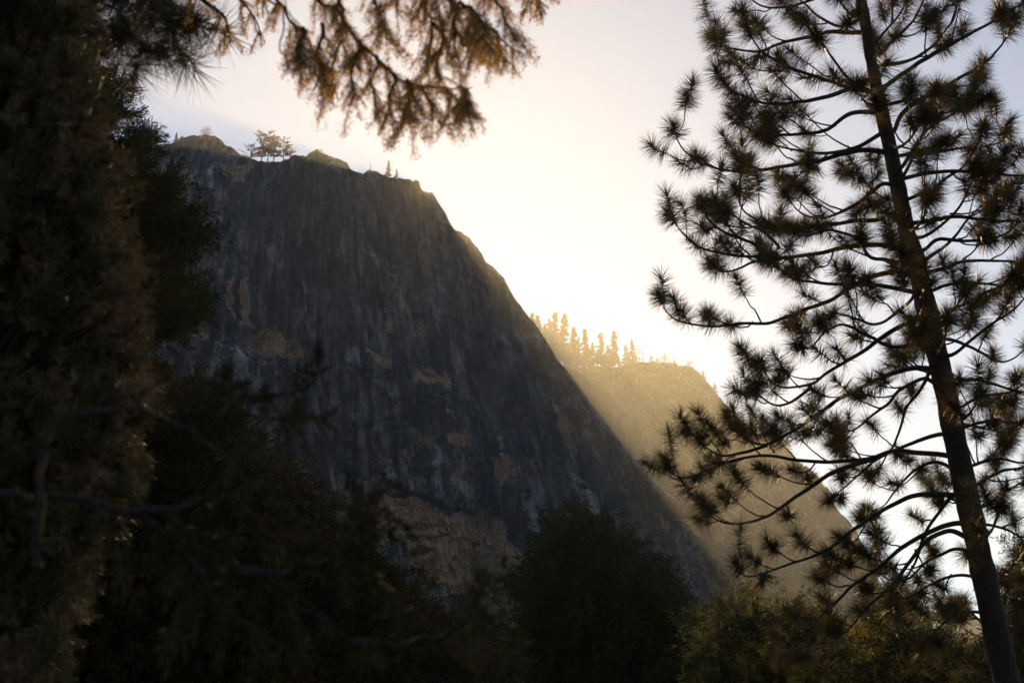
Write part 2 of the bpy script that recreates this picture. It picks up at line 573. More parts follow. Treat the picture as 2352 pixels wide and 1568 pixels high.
TONES = [  # paler or blacker stone, plus painted arch and cleft shade and light ledge tops (photo px), 0 black .. 0.5 plain .. 1 pale
    ([(470, 640), (545, 650), (540, 775), (500, 770), (470, 740)], 0.25), ([(546, 660), (560, 655), (562, 765), (548, 765)], 0.02),
    ([(560, 648), (578, 650), (580, 762), (562, 762)], 0.85), ([(582, 640), (592, 640), (596, 770), (586, 770)], 0.05),
    ([(620, 650), (680, 640), (690, 790), (640, 780)], 0.22), ([(700, 640), (712, 640), (726, 800), (714, 800)], 0.8),
    ([(730, 650), (770, 650), (790, 790), (750, 790)], 0.3), ([(840, 560), (856, 556), (900, 740), (880, 745)], 0.72),
    ([(790, 620), (800, 620), (815, 760), (806, 760)], 0.75), ([(905, 600), (915, 600), (945, 740), (934, 740)], 0.7),
    ([(420, 768), (470, 772), (560, 812), (640, 850), (700, 868), (690, 880), (600, 850), (500, 815), (420, 790)], 0.85),
    ([(380, 800), (480, 815), (600, 860), (700, 885), (720, 960), (500, 940), (380, 900)], 0.5),
    ([(990, 640), (1005, 640), (1080, 860), (1062, 870)], 0.68), ([(400, 480), (420, 480), (430, 560), (412, 560)], 0.7),
    ([(640, 1055), (700, 1050), (760, 1065), (770, 1130), (700, 1120), (650, 1090)], 0.1), ([(680, 1130), (780, 1130), (800, 1180), (710, 1175)], 0.02),
    ([(640, 1085), (720, 1120), (770, 1150), (760, 1165), (690, 1135), (630, 1100)], 0.9),
    ([(700, 990), (1080, 960), (1150, 1100), (1120, 1180), (950, 1150), (780, 1040)], 0.62),
    ([(1160, 1180), (1200, 1170), (1235, 1260), (1200, 1290), (1165, 1240)], 0.02), ([(870, 1140), (1000, 1150), (1050, 1185), (960, 1180), (880, 1165)], 0.12),
    ([(1010, 1230), (1110, 1250), (1150, 1310), (1080, 1300)], 0.9), ([(1200, 1280), (1230, 1290), (1240, 1370), (1215, 1360)], 0.9),
    ([(420, 380), (500, 370), (600, 385), (640, 400), (560, 450), (430, 440)], 0.35), ([(480, 410), (500, 400), (506, 455), (486, 458)], 0.85),
    ([(450, 425), (470, 420), (476, 460), (452, 462)], 0.8), ([(620, 450), (960, 440), (1000, 520), (900, 600), (640, 560)], 0.33),
    ([(1240, 930), (1262, 925), (1320, 1020), (1300, 1040)], 0.75), ([(1130, 1000), (1145, 1000), (1150, 1090), (1136, 1090)], 0.1),
    ([(1150, 1010), (1156, 1010), (1160, 1090), (1153, 1090)], 0.9), ([(1290, 1090), (1310, 1085), (1380, 1190), (1360, 1200)], 0.75),
    ([(870, 940), (1050, 930), (1060, 1000), (900, 1010)], 0.3), ([(1350, 1020), (1480, 1090), (1560, 1180), (1450, 1150)], 0.3),
]
LEDGES = [  # dark lines painting in the shade of ledges and cracks (photo px): points, half width
    ([(380, 770), (430, 776), (480, 795), (560, 822), (620, 855), (700, 876), (760, 872), (850, 880), (950, 908), (1050, 928), (1110, 960), (1170, 1010), (1230, 1070)], 2.6),
    ([(400, 452), (480, 458), (560, 450), (700, 441), (850, 432)], 2.0),
    ([(590, 760), (640, 770), (660, 795), (720, 805), (760, 830)], 2.2), ([(850, 825), (900, 838), (960, 850), (1020, 878), (1050, 915)], 2.0),
    ([(1010, 640), (1060, 655), (1110, 690)], 1.5), ([(1050, 590), (1075, 640), (1120, 680), (1160, 740)], 1.3), ([(960, 600), (1000, 604), (1040, 620)], 1.2),
    ([(1030, 1005), (1080, 1008), (1120, 1030), (1180, 1060)], 2.0), ([(860, 1138), (960, 1150), (1040, 1185), (1160, 1192)], 3.0),
    ([(620, 1040), (700, 1050), (780, 1060), (830, 1100)], 2.5), ([(1180, 930), (1230, 960), (1290, 1040), (1350, 1130)], 1.6),
    ([(780, 700), (800, 760), (806, 800)], 1.2), ([(1260, 1100), (1330, 1130), (1400, 1150), (1480, 1150)], 2.0),
    ([(930, 1210), (1000, 1215), (1040, 1225), (1100, 1215)], 2.2), ([(1080, 880), (1120, 960), (1160, 1000)], 1.3),
    ([(560, 470), (620, 500), (700, 498), (760, 520)], 1.2), ([(1120, 720), (1180, 800), (1250, 900), (1330, 990)], 1.4),
]


def line_dist(X, Y, pts):
    d = np.full(X.shape, 1e9)
    for (x0, y0), (x1, y1) in zip(pts[:-1], pts[1:]):
        L2 = (x1 - x0) ** 2 + (y1 - y0) ** 2
        t = np.clip(((X - x0) * (x1 - x0) + (Y - y0) * (y1 - y0)) / L2, 0, 1)
        d = np.minimum(d, np.hypot(X - x0 - t * (x1 - x0), Y - y0 - t * (y1 - y0)))
    return d


def cliff_relief(px, py, X, Z):
    U_ = np.arctan2(X + 125.0, 640.0 - Z) * 520.0
    wx = px + 8 * fbm(X / 7, 0 * X, Z / 7, 5, 71, 0.65)
    wy = py + 9 * fbm(X / 7, 0 * X + 5, Z / 7, 5, 72, 0.65)
    dd = np.zeros_like(X); scar = np.zeros_like(X)
    for poly, a, dep in SCARS:
        m = polymask(wx, wy, poly)
        scar = np.maximum(scar, m * min(1, 0.35 + 0.65 * a))
        dd = dd - 0.5 * dep * blur_grid(m, 1)
    # scattered small spalls
    n = fbm(U_ / 5, 0 * X, Z / 11, 4, 90, 0.6)
    low = np.clip((py - 780) / 120, 0, 1)
    sp = ((n > 0.95 - 0.25 * low) * (0.3 + 0.25 * low))
    scar = np.maximum(scar, sp)
    dd = dd - 0.6 * (n > 0.9)
    tone = np.full_like(X, 0.5)
    for poly, a in TONES:
        m = blur_grid(polymask(wx, wy, poly), 1)
        tone = tone * (1 - m) + a * m
    scar = blur_grid(scar, 1)
    jag = 5 * fbm(X / 4, 0 * X, Z / 4, 4, 77, 0.6)
    for pts, hw in LEDGES:
        t_ = line_dist(px + jag, py + jag * 0.8 + 4 * fbm(X / 12, 0 * X, Z / 12, 2, 78), pts)
        k = np.exp(-(t_ / (hw * 1.9)) ** 2) * np.clip(0.6 + fbm(X / 10, 0 * X, Z / 10, 2, 79), 0, 1)
        tone = tone * (1 - k) + 0.0 * k  # ledge shade painted black into the stone tone
        dd = dd - 2.5 * k
    # the big ledge: everything under it stands forward, sloping slab left
    lx = np.array([-900, 300, 420, 480, 560, 620, 700, 760, 850, 950, 1050, 1150, 1250, 1350, 1500, 1900])
    ly = np.array([760, 770, 772, 790, 815, 850, 872, 868, 876, 905, 925, 990, 1070, 1120, 1180, 1400])
    t = wy - np.interp(wx, lx, ly)
    dd = dd + 9.0 * np.clip(t / 12, 0, 1) * np.clip(1 - t / 500, 0, 1)
    # second bench above, with scrub
    lx = np.array([-900, 380, 450, 560, 700, 850, 960, 1100]); ly = np.array([440, 455, 455, 445, 436, 425, 428, 560])
    t2 = wy - np.interp(wx, lx, ly)
    dd = dd + 7.0 * np.clip(t2 / 8, 0, 1)
    veg = np.exp(-((t2 - 2) / 9.0) ** 2) * (px > 480) * (px < 990) * (fbm(X / 5, 0 * X, Z / 4, 3, 33) > -0.15)
    veg = np.maximum(veg, ((py > 370) & (py < 440) & (px > 640) & (px < 1000)) * (fbm(X / 8, 0 * X, Z / 6, 4, 34) > 0.12) * 0.85)
    # lower right: scrubby ledges
    t3 = np.abs(wy - (1160 + (wx - 1400) * 0.12)) / 22
    veg = np.maximum(veg, np.exp(-t3 ** 2) * (px > 1380) * (fbm(X / 6, 0 * X, Z / 3, 3, 35) > -0.2))
    # arch overhangs under the face
    for cx, cy_, rx, ry, dep in ((760, 1060, 130, 60, 10), (1060, 1200, 150, 60, 5), (700, 1150, 90, 50, 10), (1150, 1230, 50, 70, 9)):
        r = ((wx - cx) / rx) ** 2 + ((wy - cy_ - ry * 0.5) / ry) ** 2
        m = (r < 1) * (wy < cy_ + ry * 1.3)
        dd = dd - dep * blur_grid(m.astype(float), 2) * np.clip(1 - (wy - cy_ + ry * 0.5) / (ry * 2.0), 0, 1)
    # blocky broken rock lower down
    dd = dd + low * 2.2 * fbm(X / 7 - Z / 12, 0 * X, Z / 4.5, 4, 44, 0.65)
    return dd, scar, blur_grid(veg, 1), tone


def cliff_y(px):
    return 700 + 0.05 * max(0, px - 1040) + 26 * max(0, 1 - abs(px - 1100) / 60.0) + (18 if 700 < px < 806 else 0) * 1.0


cliff, cliff_top = mountain("cliff", CLIFF_SIL, cliff_y, 0.16, M_ROCK, 1250, 560, 30, 260, 3, 1.0, cliff_relief)
tag(cliff, kind='structure')

RIDGE_SIL = [(900, 700), (1150, 770), (1250, 815), (1300, 845), (1400, 845), (1430, 840), (1480, 834), (1500, 829), (1515, 832), (1530, 834), (1545, 833),
             (1560, 838), (1600, 849), (1612, 862), (1640, 892), (1655, 915), (1668, 932), (1700, 965), (1730, 990), (1780, 1010), (1830, 1055), (1884, 1098),
             (1910, 1155), (1950, 1200), (1990, 1258), (2005, 1304), (2024, 1345), (2045, 1420), (2100, 1600), (2140, 1800)]


def ridge_relief(px, py, X, Z):
    n = fbm(X / 25, 0 * X, Z / 50, 4, 120, 0.6)
    veg = (fbm(X / 12, 0 * X, Z / 14, 4, 121) > 0.25) * 0.8
    return 3 * n, (n > 0.6) * 0.5, blur_grid(veg, 1), np.full_like(X, 0.5)


ridge, ridge_top = mountain("ridge", RIDGE_SIL, lambda a: 1250.0, 0.22, M_RIDGE, 500, 300, 24, 420, 200, 1.4, ridge_relief, edge=1.2)
tag(ridge, kind='structure')

FAR_SIL = [(1800, 1520), (1900, 1490), (2040, 1462), (2100, 1448), (2150, 1440), (2185, 1434), (2198, 1416), (2206, 1398), (2214, 1390), (2224, 1391), (2232, 1400),
           (2240, 1412), (2256, 1428), (2300, 1440), (2400, 1425), (2600, 1380), (2900, 1330)]
far_hill, far_top = mountain("far_hill", FAR_SIL, lambda a: 2100.0, 0.5, M_RIDGE, 260, 100, 14, 500, 300, 1.0, ridge_relief, edge=1.0)
tag(far_hill, kind='structure')


def ground_mat():
    m, nt, b = nodes("forest_floor")
    n = N(nt, "ShaderNodeTexNoise"); n.inputs['Detail'].default_value = 8
    nt.links.new(coords(nt, (0.6, 0.6, 0.6)), n.inputs['Vector'])
    r = ramp(nt, n.outputs[0], [(0.35, (0.05, 0.035, 0.02)), (0.65, (0.12, 0.085, 0.05))])
    nt.links.new(r.outputs[0], b.inputs['Base Color']); b.inputs['Roughness'].default_value = 0.95
    return m


gx = np.concatenate([-np.geomspace(2600, 2, 60), [0], np.geomspace(2, 2600, 60)])
GX, GY = np.meshgrid(gx, gx + 0.0)
GZ = 0.25 * fbm(GX / 6, GY / 6, 0 * GX, 4, 5) * np.clip(np.hypot(GX, GY) / 5, 0, 1) - 0.05
ground = grid_mesh("ground", np.stack([GX, GY, GZ], -1), ground_mat(), {})
tag(ground, kind='structure')


# ------------------------------------------------------------------ far trees on the rock
def far_tree(name, X, Ytop_px, Ybase_px, dist_y, wfrac, seed, label, group, style='fir', lean=0.0, cat='tree'):
    """one conifer standing on the rock; height and width from the photo"""
    rng = np.random.default_rng(seed)
    base = PY(X, Ybase_px, dist_y); tp = PY(X, Ytop_px, dist_y)
    H = tp[2] - base[2]
    base = base - np.array([0, 0, 0.8])
    H += 0.8
    root = empty(name, base, label, cat, group)
    tb = Tubes()
    n = 9
    t = np.linspace(0, 1, n)
    ln = lean * H * t ** 1.4
    pts = np.stack([base[0] + ln + 0.01 * H * np.sin(t * 7 + seed), np.full(n, base[1]), base[2] + H * t * 0.98], -1)
    r0 = H * (0.016 if style != 'snag' else 0.022)
    tb.add(pts, r0 * (1.05 - t) + 0.05, 6)
    sp = Soup()
    W = wfrac * H / 2
    c0 = {'fir': 0.08, 'open': 0.28, 'snag': 0.15, 'bush': 0.05, 'tall': 0.18}[style]
    nb = {'fir': 66, 'open': 40, 'snag': 16, 'bush': 40, 'tall': 84}[style]
    for k in range(nb):
        f = c0 + (0.98 - c0) * ((k + rng.random()) / nb)
        g = (f - c0) / (1 - c0)
        if style in ('fir', 'tall'):
            R = W * (1 - g) ** (0.85 if style == 'fir' else 0.72) * rng.uniform(0.55, 1.15)
            if style == 'tall': R *= 0.75 + 0.25 * math.sin(f * 23 + seed)
        elif style == 'open':
            R = W * (0.35 + 0.9 * math.sin(math.pi * min(1, 0.15 + 0.8 * g)) ** 0.8) * rng.uniform(0.4, 1.15)
        elif style == 'bush':
            R = W * math.sin(math.pi * min(1, 0.25 + 0.7 * g)) * rng.uniform(0.6, 1.1)
        else:
            R = W * (1 - g) * rng.uniform(0.3, 1.0)
        az = rng.uniform(0, 2 * math.pi)
        p0 = np.array([np.interp(f, t, pts[:, 0]), base[1], base[2] + H * f * 0.98])
        dirh = np.array([math.cos(az), math.sin(az), 0])
        droop = {'fir': -0.12, 'open': 0.05, 'snag': 0.0, 'bush': 0.35, 'tall': -0.22}[style] + rng.uniform(-0.15, 0.15)
        s = np.linspace(0, 1, 5)[:, None]
        limb = p0 + dirh * R * s + np.array([0, 0, 1]) * R * (droop * s + 0.18 * s ** 2)
        tb.add(limb, np.linspace(r0 * 0.3 + 0.03, 0.03, 5), 4)
        if style == 'snag' and rng.random() < 0.6: continue
        m = int({'fir': 44, 'open': 70, 'snag': 7, 'bush': 44, 'tall': 46}[style])
        q = rng.uniform(0.2 if style != 'open' else 0.35, 1.05, m)
        c = p0 + dirh * R * q[:, None] + np.array([0, 0, 1]) * (R * (droop * q + 0.18 * q ** 2))[:, None]
        c = c + rng.normal(size=(m, 3)) * [0.014 * H, 0.014 * H, 0.006 * H]
        d = dirh + rng.normal(size=(m, 3)) * 0.7 + np.array([0, 0, 0.1])
        L = (H * 0.034 if style in ('open', 'tall') else H * 0.036) * rng.uniform(0.5, 1.3, m)
        sp.leaves(c, d, L * 1.3 * (1 - 0.45 * g), L * 0.75 * (1 - 0.45 * g), rng)
    # leader
    m = 10
    c = pts[-1] - np.array([0, 0, 1]) * (rng.random(m) * H * 0.08)[:, None]
    sp.leaves(c, np.array([0, 0, 1]) + rng.normal(size=(m, 3)) * 0.5, H * 0.03, H * 0.014, rng)
    tb.build("trunk", M_FARBARK, root)
    sp.build("crown", M_FARNEEDLE, root)
    return root


def ybase(sil, x):
    s = np.array(sil, float)
    return float(np.interp(x, s[:, 0], s[:, 1]))


g = 'trees standing on the crest of the dark cliff'
crest = [  # x, top, base, width/height, style, lean, label
    (340, 305, 335, 0.5, 'fir', 0, 'small dark conifer at the cliff crest right beside the left foliage edge'),
    (357, 298, 333, 0.55, 'fir', 0, 'dense conifer on the cliff crest, taller one next to the left foliage'),
    (404, 303, 328, 0.5, 'fir', 0, 'thin little conifer at the left foot of the rounded crest knoll'),
    (418, 311, 322, 0.7, 'fir', 0, 'tiny tree between the thin conifer and the rounded crest knoll'),
    (475, 293, 315, 1.3, 'bush', 0, 'wide low bushy tree on top of the rounded crest knoll'),
    (579, 331, 372, 0.95, 'open', -0.12, 'ragged leaning pine at the left end of the crest grove'),
    (601, 303, 376, 0.5, 'open', 0.02, 'tallest flat topped pine in the crest grove'),
    (615, 302, 378, 0.46, 'open', 0.0, 'full crowned pine in the middle of the crest grove'),
    (628, 312, 377, 0.4, 'open', 0.0, 'slimmer pine just right of the full crowned one in the crest grove'),
    (651, 316, 374, 0.5, 'open', -0.04, 'separate hook topped pine at the right of the crest grove'),
    (668, 340, 368, 0.8, 'open', 0.05, 'low spreading pine at the right end of the crest grove'),
    (735, 344, 353, 1.5, 'bush', 0, 'tiny bush on the sunlit crest boulder right of the grove'),
    (850, 371, 395, 0.28, 'snag', 0, 'thin dead spire tree left of the sun on the crest'),
    (892, 368, 405, 0.42, 'fir', 0, 'small golden conifer on the crest nearest above the sun side'),
    (911, 388, 410, 0.55, 'fir', 0, 'little short tree just right of the small golden conifer'),
    (1139, 622, 630, 0.8, 'bush', 0, 'tiny bush low on the steep right edge of the cliff'),
]
for k, (x, a, b_, w, st, le, lab) in enumerate(crest):
    far_tree('pine_tree', x, a, max(b_, ybase(CLIFF_SIL, x) + 1), cliff_y(x) - 1.0, w, 500 + k, lab, g, st, le)

g = 'tall firs along the hazy ridge behind the cliff'
rtrees = [
    (1222, 716, 0.42, 'tall', 'leftmost golden fir emerging from behind the dark cliff edge'),
    (1236, 722, 0.40, 'tall', 'golden fir second from the cliff edge with broad round top'),
    (1252, 742, 0.42, 'fir', 'shorter golden fir between the cliff edge pair and the tallest firs'),
    (1263, 730, 0.36, 'tall', 'golden fir with a flat shelf of branches left of the tallest fir'),
    (1275, 713, 0.32, 'tall', 'tallest hazy golden fir on the ridge'),
    (1296, 717, 0.28, 'tall', 'narrow tall fir directly right of the tallest one'),
    (1318, 748, 0.36, 'tall', 'fir right of the narrow tall fir with a ragged top'),
    (1330, 772, 0.45, 'fir', 'lower dense fir filling the gap in the middle of the grove'),
    (1345, 753, 0.36, 'tall', 'pointed fir in the middle of the hazy grove'),
    (1362, 785, 0.5, 'fir', 'low dense fir right of the pointed middle fir'),
    (1381, 761, 0.42, 'tall', 'broad crowned fir left of the slender isolated looking fir'),
    (1397, 790, 0.45, 'fir', 'low fir between the broad crowned and slender firs'),
    (1411, 757, 0.36, 'tall', 'slender fir at the right end of the dense grove beside a bright gap'),
    (1438, 790, 0.5, 'fir', 'left one of the small trio beyond the bright gap'),
    (1453, 778, 0.42, 'fir', 'tallest of the small trio beyond the bright gap'),
    (1468, 788, 0.3, 'snag', 'thin half dead trunk right of the small trio'),
    (1477, 792, 0.25, 'snag', 'thinnest bare snag at the right of the small trio'),
    (1496, 816, 1.3, 'fir', 'little triangular fir alone on the ridge brow'),
    (1527, 813, 1.5, 'bush', 'round topped bushy tree on the ridge brow'),
    (1585, 829, 1.4, 'bush', 'lopsided bushy tree at the right end of the ridge brow'),
    (1510, 822, 1.2, 'bush', 'low shrub between the triangular fir and the round topped tree on the ridge brow'),
    (1550, 824, 1.0, 'fir', 'tiny fir just right of the round topped tree on the ridge brow'),
    (1616, 850, 1.0, 'fir', 'tiny fir on the falling edge right of the ridge brow'),
    (1642, 878, 0.9, 'fir', 'small fir halfway down the falling ridge edge'),
    (1688, 924, 0.4, 'snag', 'bare branched snag on the ridge shoulder behind the pine branches'),
    (1705, 944, 0.6, 'fir', 'fir on the ridge shoulder right of the bare snag'),
    (1727, 938, 0.5, 'tall', 'tallest fir on the ridge shoulder seen through the pine branches'),
    (1750, 958, 0.6, 'fir', 'fir just right of the tallest one on the ridge shoulder'),
    (1785, 980, 0.7, 'fir', 'small fir low on the ridge shoulder near the big pine boughs'),
    (1810, 1000, 0.7, 'fir', 'lowest small fir on the ridge shoulder'),
]
for k, (x, a, w, st, lab) in enumerate(rtrees):
    far_tree('fir_tree', x, a, ybase(RIDGE_SIL, x) + 6, 1249.0 - (k % 3) * 3, w, 700 + k, lab, g, st)
# second row of firs just behind and below the crest of the ridge
g2 = 'firs filling the hazy grove on the ridge'
row2 = [(1228, 770), (1243, 780), (1262, 775), (1284, 770), (1306, 785), (1324, 800), (1340, 806), (1356, 808), (1374, 800), (1390, 810), (1404, 805), (1420, 812), (1446, 812), (1462, 815)]
words = ['first', 'second', 'third', 'fourth', 'fifth', 'sixth', 'seventh', 'eighth', 'ninth', 'tenth', 'eleventh', 'twelfth', 'thirteenth', 'fourteenth']
for k, (x, a) in enumerate(row2):
    far_tree('fir_tree', x, a, ybase(RIDGE_SIL, x) + 14, 1236.0 - (k % 2) * 4, 0.5, 760 + k,
             'short hazy understorey fir, %s from the dark cliff edge' % words[k], g2, 'fir')
g3 = 'far bluish firs low in the gap beside the pine trunk'
ftrees = [(2118, 1408, 'leftmost faint fir in the low gap left of the pine trunk'), (2137, 1398, 'faint fir second from left in the low gap'),
          (2160, 1392, 'tallest faint fir in the middle of the low gap'), (2180, 1404, 'faint fir immediately left of the rock spire'),
          (2216, 1364, 'tiny tree growing on the tip of the far rock spire'), (2196, 1412, 'small faint fir at the foot of the rock spire'),
          (2090, 1418, 'faint fir at far left of the low gap, behind brown foliage')]
for k, (x, a, lab) in enumerate(ftrees):
    far_tree('fir_tree', x, a, ybase(FAR_SIL, x) + 4, 2098.0, 0.5 if k != 4 else 0.8, 800 + k, lab, g3, 'fir')


# ------------------------------------------------------------------ the big pine on the right
def tuft(sp, end_pts, rng, n=260, L=0.22, W=0.0062):
    """bottle brush of long needles round the last stretch of a twig (end_pts: polyline)"""
    m = len(end_pts)
    t = rng.beta(1.6, 1.0, n)
    idx = t * (m - 1)
    i0 = np.clip(idx.astype(int), 0, m - 2)
    fr = (idx - i0)[:, None]
    p = end_pts[i0] * (1 - fr) + end_pts[i0 + 1] * fr
    ax = unit(end_pts[i0 + 1] - end_pts[i0])
    r = unit(np.cross(ax, rng.normal(size=(n, 3))))
    ang = np.radians(np.clip(96 - 74 * t ** 4 + rng.normal(size=n) * 14, 5, 105))[:, None]
    d = ax * np.cos(ang) + r * np.sin(ang)
    d[:, 2] -= 0.05
    sp.needles(p, d, L * rng.uniform(0.82, 1.05, n), W, rng)


PD = 15.0
TRUNK = [(1940, -260, 24), (1958, -130, 27), (1979, 0, 30), (2011, 190, 35), (2053, 380, 42), (2083, 532, 48), (2100, 584, 52), (2125, 698, 57),
         (2170, 888, 64), (2186, 973, 65), (2226, 1163, 67), (2267, 1353, 71), (2305, 1530, 76), (2345, 1700, 80), (2400, 1900, 84), (2440, 2030, 92)]


def trunk_pt(Y):
    a = np.array(TRUNK, float)
    return float(np.interp(Y, a[:, 1], a[:, 0]))


pine = empty('pine_tree', P(2440, 2030, PD), 'large tall pine on the right with long bottlebrush needle tufts and dark leaning trunk', 'tree')
tb = Tubes()
tp_ = np.array([P(x, y, PD) for x, y, w in TRUNK]); rw = np.array([w * 0.80 * K * PD / 2 for x, y, w in TRUNK])
ln = smooth_line(tp_[::-1], 0.06)
s = np.linspace(0, 1, len(ln))
order = np.argsort(tp_[:, 2])
rr = np.interp(ln[:, 2], tp_[order, 2], rw[order])
tb.add(ln, rr * (1 + 0.05 * fbm(s * 60, 0 * s, 0 * s, 3, 8)), 20)
tro = tb.build('trunk', M_BARK, pine)
# rough the bark
co = np.empty(len(tro.data.vertices) * 3, np.float32); tro.data.vertices.foreach_get('co', co); co = co.reshape(-1, 3)
nx = fbm(co[:, 0] * 22, co[:, 1] * 22, co[:, 2] * 5, 3, 12) * 0.011
co[:, 0] += nx; co[:, 1] += nx * 0.6
tro.data.vertices.foreach_set('co', co.ravel())

